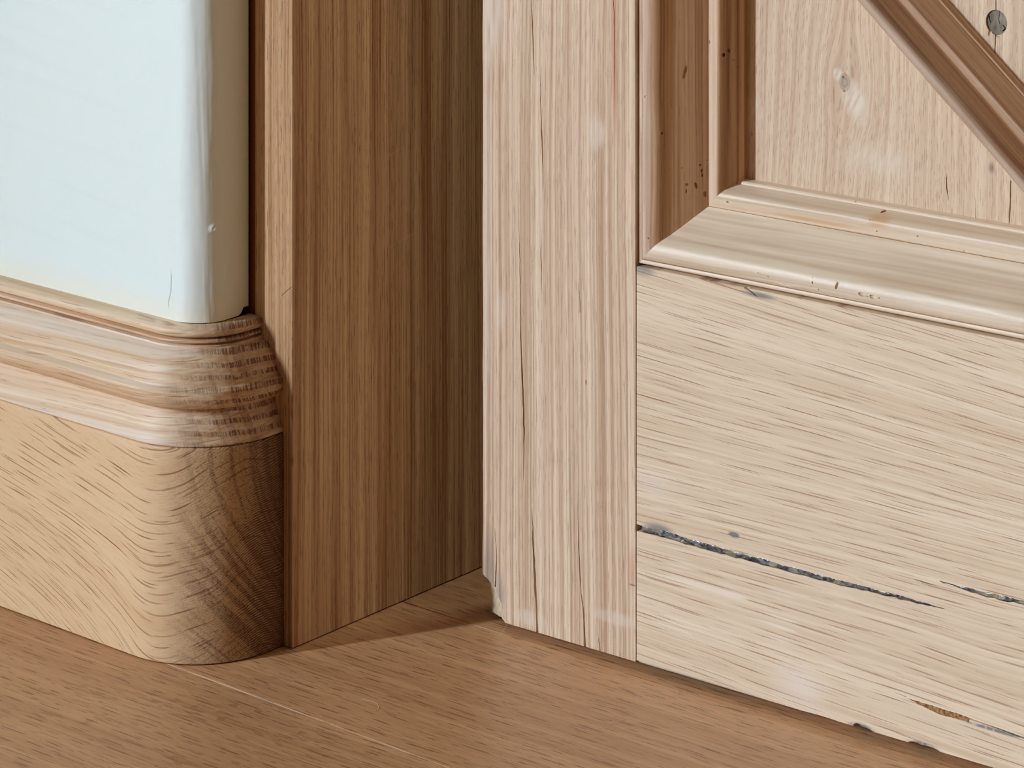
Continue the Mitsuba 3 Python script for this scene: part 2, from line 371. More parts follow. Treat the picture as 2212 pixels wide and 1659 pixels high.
surface('paint_white', paint, 0.55, 0.3, paint_bump, 0.00022)
surface('paint_room', srgb(70, 56, 42), 0.8, 0.2)
surface('paint_ceiling', srgb(84, 70, 54), 0.8, 0.2)
surface('backing_wood', srgb(120, 70, 30), 0.7, 0.2)
surface('plug_wood', lambda p, n, uv: mix(srgb(150, 140, 124), srgb(78, 70, 60), dr.clip(1.5 * fbm(fu(p) * 420, p.z * 160, fd(p) * 300, 3) - 0.25, 0, 1)), 0.6, 0.3)
surface('resin_grey', lambda p, n, uv: mix(srgb(112, 110, 108), mix(srgb(30, 28, 27), srgb(140, 126, 96), smoothstep(0.58, 0.70, noise(fu(p) * 130, p.z * 300, 3.0))), dr.clip(1.7 * fbm(fu(p) * 420, p.z * 700, 2.0, 3) - 0.22, 0, 1)), 0.22, 0.6)
surface('wood_raw_brown', lambda p, n, uv: mix(srgb(196, 152, 104), srgb(112, 78, 52), dr.clip(1.6 * fbm(fu(p) * 900, p.z * 900, 2.0, 2) - 0.2, 0, 1)), 0.8, 0.1)
surface('dust_fibre', srgb(214, 200, 176), 0.6, 0.3)
surface('dark_hair', srgb(88, 64, 44), 0.5, 0.3)
surface('frame_white', srgb(228, 226, 220), 0.5, 0.4)

# ---------------------------------------------------------------- the room
A0, A1, B0, B1, HALL, TOP = -3.0, 2.0, -5.2, 0.30, 1.7, 2.75
OPEN_A = -0.876           # far side of the doorway

# floor boards run along the wall
k = 0
for r in range(-39, 11):
    b0, b1 = -0.067 + 0.1715 * r, -0.067 + 0.1715 * (r + 1)
    if b0 < B0 or b1 > HALL + 0.02:
        continue
    g = 0.00018
    obj('plank', rbox(A0, A1, b0 + g, b1 - g, -0.02, 0.0, 0.0005), 'wood_floor', wall, 'floor', smooth=False)
tag('floor', 'honey brown oak floorboards running under the ajar panelled door', 'floor', kind='structure')
obj('subfloor', box(A0, A1, B0, HALL, -0.05, -0.021), 'backing_wood', wall, 'floor', smooth=False)

obj('ceiling', box(A0, A1, B0, HALL, TOP, TOP + 0.05), 'paint_ceiling', wall, smooth=False)
tag('ceiling', 'plain pale ceiling high over the doorway', 'ceiling', kind='structure')
obj('wall_right', box(A0, OPEN_A - 0.035, -0.0427, B1, 0, TOP), 'paint_room', wall, smooth=False)
tag('wall_right', 'plain wall beyond the hinge side of the door', 'wall', kind='structure')
obj('wall_back', box(A0, A1, B0 - 0.1, B0, 0, TOP), 'paint_room', wall, smooth=False)
tag('wall_back', 'plain wall behind the camera', 'wall', kind='structure')
obj('wall_side', box(A0 - 0.1, A0, B0, HALL, 0, TOP), 'paint_room', wall, smooth=False)
tag('wall_side', 'plain side wall facing the window', 'wall', kind='structure')
obj('wall_hall', box(A0, A1, HALL, HALL + 0.1, 0, TOP), 'paint_room', wall, smooth=False)
tag('wall_hall', 'plain wall of the dim passage behind the door', 'wall', kind='structure')
wb0, wb1 = WINDOW_B - WINDOW_W / 2, WINDOW_B + WINDOW_W / 2
obj('wall_window', box(A1, A1 + 0.3, B0, HALL, 0, TOP) - box(A1 - 0.1, A1 + 0.4, wb0, wb1, WINDOW_Z0, WINDOW_Z1), 'paint_room', wall, smooth=False)
tag('wall_window', 'plain wall with the daylit window far to the left', 'wall', kind='structure')
# window: frame, bars, bright panes
wf = box(A1 + 0.02, A1 + 0.08, wb0, wb1, WINDOW_Z0, WINDOW_Z1) - box(A1, A1 + 0.1, wb0 + 0.04, wb1 - 0.04, WINDOW_Z0 + 0.04, WINDOW_Z1 - 0.04)
obj('frame', wf, 'frame_white', wall, 'window_1', smooth=False)
zm = (WINDOW_Z0 + WINDOW_Z1) / 2
for z0, z1 in ((WINDOW_Z0 + 0.04, zm - 0.02), (zm + 0.02, WINDOW_Z1 - 0.04)):
    pv = wall([[A1 + 0.05, wb0 + 0.04, z0], [A1 + 0.05, wb1 - 0.04, z0], [A1 + 0.05, wb1 - 0.04, z1], [A1 + 0.05, wb0 + 0.04, z1]])
    pf = np.array([[0, 1, 2], [0, 2, 3]])
    nrm = np.cross(pv[1] - pv[0], pv[2] - pv[0])
    if nrm[:2] @ WA > 0:
        pf = pf[:, ::-1]
    key = 'window_1__pane' + ('' if 'window_1__pane' not in scene else '_001')
    scene[key] = mikit.ply(trimesh.Trimesh(pv, pf, process=False), 'frame_white', emitter={'type': 'area', 'radiance': {'type': 'rgb', 'value': list(DAYLIGHT)}})
obj('bar', box(A1 + 0.03, A1 + 0.07, wb0 + 0.04, wb1 - 0.04, zm - 0.02, zm + 0.02), 'frame_white', wall, 'window_1', smooth=False)
hv = wall([[-0.80, HALL - 0.01, 0.9], [-0.30, HALL - 0.01, 0.9], [-0.30, HALL - 0.01, 2.1], [-0.80, HALL - 0.01, 2.1]])
hf = np.array([[0, 1, 2], [0, 2, 3]])
if np.cross(hv[1] - hv[0], hv[2] - hv[0])[:2] @ RB > 0:
    hf = hf[:, ::-1]
scene['window_2__pane'] = mikit.ply(trimesh.Trimesh(hv, hf, process=False), 'frame_white', emitter={'type': 'area', 'radiance': {'type': 'rgb', 'value': list(HALL_LIGHT)}})
obj('frame', box(-0.86, -0.24, HALL - 0.03, HALL - 0.0005, 0.84, 2.16) - box(-0.80, -0.30, HALL - 0.1, HALL + 0.1, 0.9, 2.1), 'frame_white', wall, 'window_2', smooth=False)
tag('window_2', 'small dim window in the passage behind the ajar door', 'window', kind='structure')
tag('window_1', 'tall white sash window letting in daylight from the left', 'window', kind='structure')

# ---------------------------------------------------------------- the plastered wall with its rounded corner
WALL_B, RET_A = -0.0427, 0.0380


def plan(RAD, extra_far=A1, fine_from=0.42, step=0.004, ret_end=-0.0012):
    """points, outward normals along the plaster line: along the wall, round the corner, back to the lining"""
    pts, nor = [(extra_far, WALL_B), (1.4, WALL_B), (0.9, WALL_B)], [(0, -1)] * 3
    for a in np.arange(fine_from, RET_A + RAD, -step):
        pts.append((a, WALL_B)); nor.append((0, -1))
    c = (RET_A + RAD, WALL_B + RAD)
    for q in np.linspace(0, math.pi / 2, 41):
        n = (-math.sin(q), -math.cos(q))
        pts.append((c[0] + RAD * n[0], c[1] + RAD * n[1])); nor.append(n)
    for b in np.linspace(c[1] + 0.001, ret_end, 10):
        pts.append((RET_A, b)); nor.append((-1, 0))
    return np.array(pts), np.array(nor, float)


def grid_faces(n, m, closed=False):
    i, j = np.meshgrid(np.arange(n - 1), np.arange(m if closed else m - 1), indexing='ij')
    a, b = i * m + j, i * m + (j + 1) % m
    c, d = (i + 1) * m + (j + 1) % m, (i + 1) * m + j
    return np.concatenate([np.stack([a, b, c], -1).reshape(-1, 3), np.stack([a, c, d], -1).reshape(-1, 3)])


pts, nor = plan(0.021)
zs = np.concatenate([np.arange(0, 0.085, 0.0007) + 0.2064, np.linspace(0.295, 0.50, 60), np.linspace(0.55, TOP, 12)])
bottom = 0.2060 + 0.0007 * np.clip((0.062 - pts[:, 0]) / 0.01, 0, 1) + 0.0045 * np.clip((pts[:, 1] + 0.0085) / 0.003, 0, 1) * (pts[:, 0] < 0.05)
V = np.zeros((len(pts), len(zs), 3))
for i, (q, n) in enumerate(zip(pts, nor)):
    z = np.where(zs < 0.25, bottom[i] + (zs - 0.2064) * (0.25 - bottom[i]) / (0.25 - 0.2064), zs)
    V[i, :, :2], V[i, :, 2] = q, z
P = V.reshape(-1, 3)
N = np.repeat(nor, len(zs), axis=0)
wob = 0.0011 * (meshkit.fbm(np.column_stack([P[:, 0] * 5, P[:, 1] * 5, P[:, 2] * 7])) - 0.5) if hasattr(meshkit, 'fbm') else 0
corner = np.exp(-((P[:, 0] - 0.048) / 0.025) ** 2) * (P[:, 0] < 0.09)
wob = wob + 0.0016 * corner * (meshkit.fbm(np.column_stack([P[:, 0] * 60, P[:, 1] * 60, P[:, 2] * 11])) - 0.5)
wob = wob * np.clip((P[:, 1] < -0.003) * 1.0, 0, 1)
# a small painted-over nail head on the rounded corner
nail = np.array([0.0402, -0.0309, 0.2663])
dist = np.linalg.norm(P - nail, axis=1)
wob = wob + 0.0011 * np.exp(-(dist / 0.0022) ** 4) - 0.0009 * np.exp(-(dist / 0.0008) ** 2)
P[:, :2] += N * np.asarray(wob)[:, None]
nb = len(P)
Fw = grid_faces(len(pts), len(zs))
# thickness: return edge and underside
Pin = P.copy(); Pin[:, :2] -= N * 0.012
Fin = grid_faces(len(pts), len(zs))[:, ::-1] + nb
m = len(zs)
rim = list(range(0, nb, m)) + [nb - m + k for k in range(1, m)] + [k * m + m - 1 for k in range(len(pts) - 2, -1, -1)] + list(range(m - 2, 0, -1))
Fr = [[rim[k], rim[(k + 1) % len(rim)], rim[(k + 1) % len(rim)] + nb] for k in range(len(rim))] + [[rim[k], rim[(k + 1) % len(rim)] + nb, rim[k] + nb] for k in range(len(rim))]
wl = trimesh.Trimesh(np.vstack([P, Pin]), np.vstack([Fw, Fin, np.array(Fr)]), process=False)
obj('plaster', wl, 'paint_white', wall, 'wall_left', smooth=40)
obj('core', box(0.064, A1, -0.0300, B1, 0, TOP) + box(0.0508, A1, -0.010, B1, 0, TOP), 'backing_wood', wall, 'wall_left', smooth=False)
tag('wall_left', 'white painted plaster wall with a rounded corner above the oak skirting', 'wall', kind='structure')
obj('wall_above', box(OPEN_A - 0.035, RET_A + 0.02, -0.0427, B1, 2.06, TOP), 'paint_room', wall, smooth=False)
tag('wall_above', 'plain wall over the doorway', 'wall', kind='structure')


# ---------------------------------------------------------------- skirting: sweep of a profile round the corner
def sweep(prof, wob_amp=0.00018):
    pts, nor = plan(0.030, ret_end=0.0)
    prof = np.array(prof) / 1000.0
    n, m = len(pts), len(prof)
    V = np.zeros((n, m, 3))
    V[:, :, 0] = pts[:, 0:1] + nor[:, 0:1] * prof[None, :, 0]
    V[:, :, 1] = pts[:, 1:2] + nor[:, 1:2] * prof[None, :, 0]
    V[:, :, 2] = prof[None, :, 1]
    V = V.reshape(-1, 3)
    F = grid_faces(n, m, closed=True)
    poly = [(p[0], p[1]) for p in prof]
    _, tri = trimesh.creation.triangulate_polygon(__import__('shapely.geometry', fromlist=['Polygon']).Polygon(poly), engine='earcut')
    cap = np.asarray(tri)
    # map the triangulated cap back onto the profile points
    cv = np.asarray(_)
    idx = np.array([np.argmin(np.sum((prof - c) ** 2, axis=1)) for c in cv])
    cap = idx[cap]
    F = np.vstack([F, cap, cap[:, ::-1] + (n - 1) * m])
    t = trimesh.Trimesh(V, F, process=False)
    trimesh.repair.fix_normals(t)
    return trimesh.Trimesh(t.vertices, t.faces[:, ::-1], process=False)


def curve(points, n=6):
    """Catmull-Rom through points"""
    p = np.array(points, float)
    q = np.vstack([2 * p[0] - p[1], p, 2 * p[-1] - p[-2]])
    out = []
    for i in range(len(p) - 1):
        a, b, c, d = q[i:i + 4]
        for t in np.linspace(0, 1, n, endpoint=False):
            out.append(0.5 * (2 * b + (c - a) * t + (2 * a - 5 * b + 4 * c - d) * t * t + (3 * b - a - 3 * c + d) * t ** 3))
    return [tuple(x) for x in out] + [tuple(p[-1])]


cap_prof = [(0, 136.2), (29.6, 136.2)] + curve([(30.2, 136.9), (29.2, 138.8), (27.6, 142.2), (25.6, 147.4), (23.6, 152.4), (22.2, 156.0)], 4) + [(22.0, 157.4)] \
    + curve([(23.6, 158.0), (26.8, 159.7), (28.9, 162.2), (29.7, 165.2), (29.8, 169.4)], 4) \
    + [(29.6, 170.1), (25.6, 172.2)] + curve([(25.2, 173.2), (24.7, 176.4), (23.2, 181.6), (20.6, 186.2), (17.6, 189.6), (14.6, 191.6)], 6) \
    + [(12.8, 192.4), (11.9, 193.1), (11.7, 194.2), (7.8, 194.6), (7.8, 195.5), (11.0, 195.9), (11.5, 196.6), (11.3, 197.4), (10.6, 197.8), (7.0, 198.2), (7.0, 198.9)] \
    + curve([(9.6, 199.2), (11.2, 200.0), (12.1, 201.8), (11.9, 203.4), (10.8, 205.0), (9.0, 205.9), (6.5, 206.1)], 6) + [(0, 206.1)]
obj('moulding', sweep(cap_prof), 'wood_skirting_cap', wall, 'baseboard_left', smooth=24, label='moulded upper strip of the skirting')
board_prof = [(0, 0.5), (29.6, 0.5), (30.3, 1.2)] + [(30.4, z) for z in np.linspace(4, 132, 17)] + [(30.35, 134.0), (29.9, 135.4), (28.8, 136.1), (0, 136.1)]
obj('board', sweep(board_prof), 'wood_skirting', wall, 'baseboard_left', smooth=35, label='plain lower board of the skirting')
tag('baseboard_left', 'oak skirting with moulded top wrapping the rounded white corner', 'skirting', kind='structure')

# ---------------------------------------------------------------- door lining
def arris(x0, x1, y0, y1, z0, z1, r_far, r_near):
    def rect(r0, r1):
        out = []
        for cx, cy, r, q0 in ((x1 - r0, y0 + r0, r0, -math.pi / 2), (x1 - 0.0005, y1 - 0.0005, 0.0005, 0), (x0 + 0.0005, y1 - 0.0005, 0.0005, math.pi / 2), (x0 + r1, y0 + r1, r1, math.pi)):
            out += [(cx + r * math.cos(q0 + t), cy + r * math.sin(q0 + t)) for t in np.linspace(0, math.pi / 2, 7)]
        return out
    return m3.CrossSection([rect(r_far, r_near)]).extrude(z1 - z0).translate([0, 0, z0])


obj('jamb', arris(0.0, 0.0347, 0.0, B1 + 0.02, 0.0008, 2.0, 0.0026, 0.0006), 'wood_jamb', wall, 'trim_1', smooth=40, label='deep oak jamb lining the doorway')
obj('packing', box(0.0349, 0.0500, 0.0016, 0.2, 0.0, 2.0), 'backing_wood', wall, 'trim_1', smooth=False, label='dark strip in the gap beside the plaster')
obj('jamb', arris(OPEN_A - 0.034, OPEN_A, 0.0, B1 + 0.02, 0.0008, 2.0, 0.0006, 0.0030), 'wood_jamb', wall, 'trim_1', smooth=40)
obj('head', box(OPEN_A - 0.034, 0.0347, 0.0, B1 + 0.02, 2.0005, 2.034), 'wood_jamb', wall, 'trim_1', smooth=False)
tag('trim_1', 'oak door lining with a pale front edge and deep shaded reveal', 'door frame', kind='structure')

# ---------------------------------------------------------------- the door
GAP, THICK, DW, DH = 0.0047, 0.072, 0.792, 1.975
ST = 0.1224                       # stile width
Z_R, Z_M0, Z_M1, Z_T = 0.2512, 0.775, 0.930, 1.860
PANEL_D = 0.044
rng = np.random.default_rng(5)


def groove(path, widths, depth=0.009, jitter=0.00012):
    """a drying crack: polygon round a path in the face, cut into the wood"""
    path = np.array(path, float) / 1000
    w = np.array(widths, float) / 1000
    seg = np.concatenate([[0], np.cumsum(np.linalg.norm(np.diff(path, axis=0), axis=1))])
    s = np.linspace(0, seg[-1], max(8, int(seg[-1] / 0.004)))
    x = np.interp(s, seg, path[:, 0]) + rng.normal(0, jitter, len(s))
    z = np.interp(s, seg, path[:, 1])
    h = np.interp(s, seg, w) / 2 * rng.uniform(0.75, 1.2, len(s))
    d = np.gradient(np.column_stack([x, z]), axis=0)
    d /= np.linalg.norm(d, axis=1, keepdims=True)
    nx, nz = -d[:, 1], d[:, 0]
    poly = list(zip(x + nx * h, z + nz * h)) + list(zip(x - nx * h, z - nz * h))[::-1]
    return slab(poly, -0.003, depth)


def slab(poly, d0, d1):
    """polygon in (u, z) -> solid between depths d0 and d1"""
    c = m3.CrossSection([poly], m3.FillRule.NonZero)
    e = c.extrude(d1 - d0)                      # x=u, y=z, z=depth
    return e.transform(np.array([[1, 0, 0, 0], [0, 0, 1, d0], [0, 1, 0, 0]], float)) if False else flip(e, d0)


def flip(e, d0):
    q = e.to_mesh()
    v = np.array(q.vert_properties[:, :3], float)
    v = np.column_stack([v[:, 0], v[:, 2] + d0, v[:, 1]])
    return man(v, np.array(q.tri_verts)[:, ::-1])


def blob(u, z, d, ru, rz, rd, tilt=0.0):
    s = m3.Manifold.sphere(1.0, 20).scale([ru / 1000, rd / 1000, rz / 1000])
    if tilt:
        s = s.rotate([0, tilt, 0])
    return s.translate([u / 1000, d / 1000, z / 1000])


# -- free-edge stile, with worn arris, drying cracks and a broken bottom corner
def stile_section(u0, u1, r0):
    out = []
    for cx, cy, r, q0 in ((u1 - 0.0004, 0.0004, 0.0004, -math.pi / 2), (u1 - 0.0004, THICK - 0.0004, 0.0004, 0), (u0 + 0.002, THICK - 0.002, 0.002, math.pi / 2), (u0 + r0, r0, r0, math.pi)):
        out += [(cx + r * math.cos(q0 + t), cy + r * math.sin(q0 + t)) for t in np.linspace(0, math.pi / 2, 8)]
    return out


stile = m3.CrossSection([stile_section(0.0, ST, 0.0022)]).extrude(DH - GAP, 160).translate([0, 0, GAP])
sv, sf = arr(stile)
edge = np.exp(-(sv[:, 0] / 0.006) ** 2) * (sv[:, 1] < 0.02)
sv[:, 0] += edge * 0.0010 * (meshkit.fbm(np.column_stack([sv[:, 2] * 30, sv[:, 2] * 0, sv[:, 2] * 0 + 3])) - 0.5)
stile = man(sv, sf)
cuts = [groove([(40.8, 412), (41.2, 404)], [0.0, 0.4]), groove([(41.0, 406), (41.5, 396.6), (42.3, 373.0), (43.2, 360)], [0.1, 0.9, 0.7, 0.1]),
        groove([(47.9, 362), (48.4, 338.2), (49.3, 320.6), (50.4, 289)], [0.1, 0.7, 1.1, 0.1]),
        groove([(29.9, 273.4), (31.4, 246.9), (31.8, 211.3), (32.6, 181.7), (34.1, 152.3), (34.8, 131.7), (34.4, 98.9)], [0.05, 0.35, 0.6, 0.8, 1.3, 1.2, 0.1]),
        groove([(48.2, 263), (48.6, 237.8), (49.0, 221)], [0.1, 0.7, 0.1]), groove([(48.8, 205), (49.0, 190)], [0.1, 0.2]),
        groove([(41.2, 84), (42.3, 59.1), (43.8, 34.3), (44.9, 15.3), (45.6, 0)], [0.1, 1.2, 1.9, 1.6, 1.9], 0.016),
        groove([(77.3, 96), (78.4, 67.0), (80.2, 38.2), (82.2, 27.0), (83.4, 0)], [0.05, 0.5, 0.6, 0.9, 1.6], 0.012),
        groove([(11.0, 64), (12.6, 46.6), (11.4, 26)], [0.1, 0.8, 1.0]), groove([(94.0, 13), (95.6, 0)], [0.2, 1.1]), groove([(110.2, 9), (110.6, 0)], [0.1, 0.6]),
        groove([(105.5, 420), (106.0, 398), (106.6, 353)], [0.4, 0.5, 0.1], 0.003), groove([(78.7, 236), (79.4, 215)], [0.1, 0.5], 0.006), blob(84.2, 171.8, 0, 0.5, 1.6, 2)]
# the broken corner: a sloping, slightly rough bite
cv, cf = arr(m3.Manifold.hull_points(np.array([(-0.012, -0.012, 0.041), (-0.001, -0.0015, 0.0350), (0.0065, -0.0015, 0.0300), (0.0140, -0.0015, 0.0245), (0.0190, -0.0015, 0.0150), (0.0215, -0.0015, 0.0040), (0.0222, -0.0015, -0.010),
        (0.0140, 0.0050, -0.010), (0.0110, 0.0060, 0.012), (-0.001, 0.0080, 0.0270), (-0.001, 0.0102, 0.0100), (-0.001, 0.0108, -0.010), (-0.012, 0.012, -0.010), (-0.012, -0.012, -0.010), (0.0222, -0.012, -0.010)])).refine_to_length(0.0016))
cv = cv + 0.0011 * (np.column_stack([meshkit.noise(cv * 330 + 7), meshkit.noise(cv * 330 + 31), meshkit.noise(cv * 330 + 3)]) - 0.5)
stile = stile - man(cv, cf)
for c in cuts:
    stile = stile - c
obj('stile', stile, 'wood_stile', leaf, 'door_1', smooth=25, label='upright edge timber with long drying cracks and a broken bottom corner')
obj('stile', rbox(DW - ST, DW, 0, THICK, GAP, DH), 'wood_stile', leaf, 'door_1', smooth=False)

# -- rails
upper = [(122.6, 90.1), (132.0, 90.4), (146.0, 91.0), (160.2, 90.1), (189.9, 89.8), (222.4, 89.4), (237.8, 89.0), (267.3, 89.0), (296.6, 89.3), (324.9, 89.0), (341.5, 88.6)]
lower = [(122.6, 86.2), (132.0, 86.6), (146.0, 86.6), (160.2, 86.0), (189.9, 85.9), (222.4, 85.8), (237.8, 85.7), (267.3, 85.9), (296.6, 87.1), (324.9, 87.3), (341.5, 88.3)]


def strip(up, lo, n=60, j=0.00022):
    up, lo = np.array(up) / 1000, np.array(lo) / 1000
    u = np.linspace(up[0, 0], up[-1, 0], n)
    taper = np.clip(np.minimum((u[-1] - u) / 0.01, 1), 0, 1)
    return list(zip(u, np.interp(u, lo[:, 0], lo[:, 1]) + taper * rng.normal(0, j, n))) + list(zip(u, np.interp(u, up[:, 0], up[:, 1]) + taper * rng.normal(0, j, n)))[::-1]


upper2 = [(338, 103.9), (345, 104.1), (355, 104.0), (369, 104.3), (393, 105.3), (430, 106.0), (455, 105.0)]
lower2 = [(338, 103.7), (345, 103.4), (355, 102.2), (369, 101.6), (393, 102.6), (430, 103.6), (455, 104.8)]
upper3 = [(318, 30.6), (335.4, 30.3), (350, 30.0), (357.6, 29.6)]
lower3 = [(318, 30.3), (328, 28.2), (338.4, 26.4), (356.9, 26.9)]
sp1, sp2, sp3 = strip(upper, lower), strip(upper2, lower2, 40), strip(upper3, lower3, 24, 0.0001)
rail = rbox(ST + 0.0003, DW - ST - 0.0003, 0.0003, THICK - 0.001, GAP, Z_R, 0.0004)
for c in [slab(sp1, -0.002, 0.006), slab(sp2, -0.002, 0.005), slab(sp3, -0.002, 0.0016), groove([(357, 29), (375, 28.2), (393, 26.9), (430, 25)], [0.9, 0.7, 1.0, 0.1], 0.002), groove([(321, 101.2), (329, 100.6), (335, 100.6)], [0.1, 0.8, 0.1], 0.002),
          groove([(309, 31.8), (316, 31.2)], [0.1, 0.3], 0.001),
          blob(287, 4.7, 0, 7, 1.5, 5), blob(283, 5.2, 0, 3, 2.1, 4), blob(322, 4.7, 0, 5, 1.6, 5), blob(331, 4.9, 0, 7, 1.2, 6), blob(156, 4.6, 0, 9, 0.45, 4), blob(123.8, 4.6, 0, 1.8, 1.2, 5), blob(208, 4.6, 0, 14, 0.35, 3),
          blob(258, 4.7, 0, 12, 0.6, 3), groove([(203, 251.6), (207, 250.2), (213, 247.0)], [1.6, 1.0, 0.1], 0.003)]:
    rail = rail - c
obj('bottom_rail', rail, 'wood_rail', leaf, 'door_1', smooth=25, label='broad pale bottom rail with a dark filled split')


def filler(poly, d, name, mat, label, rough, u_from=-1):
    s = slab(poly, d, d + 0.003).refine_to_length(0.0011)
    v, f = arr(s)
    front = v[:, 1] < d + 0.0006
    v[:, 1] += np.where(front, rough * 2 * (meshkit.fbm(np.column_stack([v[:, 0] * 260, v[:, 2] * 500, v[:, 0] * 0])) - 0.45), 0)
    obj(name, trimesh.Trimesh(v, f, process=False), mat, leaf, 'door_1__bottom_rail', smooth=True, label=label)


filler([q for q in sp1 if q[0] > 0.1262], 0.0008, 'filler', 'resin_grey', 'grey resin filling the long split', 0.0009)
filler(sp2, 0.0008, 'filler', 'resin_grey', 'grey resin filling the short split at the right', 0.0008)
filler(sp3, 0.0007, 'sliver', 'wood_raw_brown', 'brown torn sliver near the bottom edge', 0.0005)
obj('middle_rail', rbox(ST + 0.0003, DW - ST - 0.0003, 0.0003, THICK - 0.001, Z_M0, Z_M1), 'wood_rail', leaf, 'door_1', smooth=False)
obj('top_rail', rbox(ST + 0.0003, DW - ST - 0.0003, 0.0003, THICK - 0.001, Z_T, DH), 'wood_rail', leaf, 'door_1', smooth=False)

# -- mouldings: profile (distance from the frame timber, depth below its face), in mm
mould = [(2.0, 44.0), (2.0, 1.9)] + curve([(2.4, 1.5), (3.4, 1.3), (4.4, 1.5)], 2) + [(4.8, 2.6)] \
    + curve([(5.0, 1.6), (5.5, 0.2), (7.0, -0.8), (9.5, -1.2), (12.5, -1.0), (15.0, -0.2), (17.2, 1.6), (18.9, 4.2), (20.5, 7.2), (22.4, 10.0), (25.2, 13.0), (28.6, 16.2), (32.0, 19.4), (35.0, 22.3), (37.6, 24.9)], 3) \
    + [(38.0, 26.0), (38.4, 24.9), (39.2, 24.2), (42.5, 24.0)] + curve([(44.2, 23.4), (46.5, 23.0), (48.3, 23.7), (49.7, 25.6), (50.8, 28.6), (51.8, 32.2), (52.3, 34.6)], 3) + [(52.5, 35.6), (53.6, 35.7), (54.3, 36.4), (54.4, 44.0)]
slant = [(0.0, 44.0), (0.0, 11.0)] + curve([(0.1, 9.8), (0.7, 8.6), (2.2, 8.0), (4.4, 8.1), (6.2, 8.9), (7.6, 11.0), (8.9, 14.4), (10.4, 19.2), (11.7, 23.4), (12.5, 25.3)], 3) + [(12.8, 25.6), (13.2, 24.6)] \
    + curve([(14.4, 23.6), (16.4, 22.6), (18.2, 22.2), (19.6, 23.0), (21.2, 25.6), (23.0, 29.4), (24.6, 33.2), (25.8, 36.4)], 3) + [(26.1, 37.6), (27.0, 37.9), (27.6, 38.8), (27.8, 44.0)]


def mould_run(prof, p0, p1, inward, m0, m1, n=None, amp=0.00022, seed=0, lip=0.0):
    """profile swept from p0 to p1 (u, z in m); inward = unit vector towards the panel; m0/m1: how far (m per m of offset) each mitred end moves along the run"""
    p0, p1, inward = np.array(p0), np.array(p1), np.array(inward)
    run = p1 - p0
    Ln = np.linalg.norm(run)
    run = run / Ln
    n = n or int(Ln / 0.004)
    pr = np.array(prof)
    cs = m3.CrossSection([[tuple(q) for q in pr / 1000.0]], m3.FillRule.NonZero)
    q = cs.extrude(1.0, n)
    v, f = arr(q)
    off, dep, lam = v[:, 0].copy(), v[:, 1].copy(), v[:, 2].copy()
    s0, s1 = m0 * off, Ln + m1 * off
    along = s0 + lam * (s1 - s0)
    w = amp * 2 * (meshkit.fbm(np.column_stack([along * 45 + seed, off * 160, dep * 160])) - 0.5)
    top = dep < 0.0435
    dep = dep + np.where(top, w, 0)
    if lip:
        e = np.exp(-(off / 0.0025) ** 2)
        off = off + e * lip * (meshkit.fbm(np.column_stack([along * 28 + seed, along * 0, along * 0])) - 0.5) * 2
    uz = p0 + np.outer(along, run) + np.outer(off, inward)
    vv = np.column_stack([uz[:, 0], dep, uz[:, 1]])
    mm = trimesh.Trimesh(vv, f, process=False)
    if mm.volume < 0:
        f = f[:, ::-1]
    return man(vv, f)


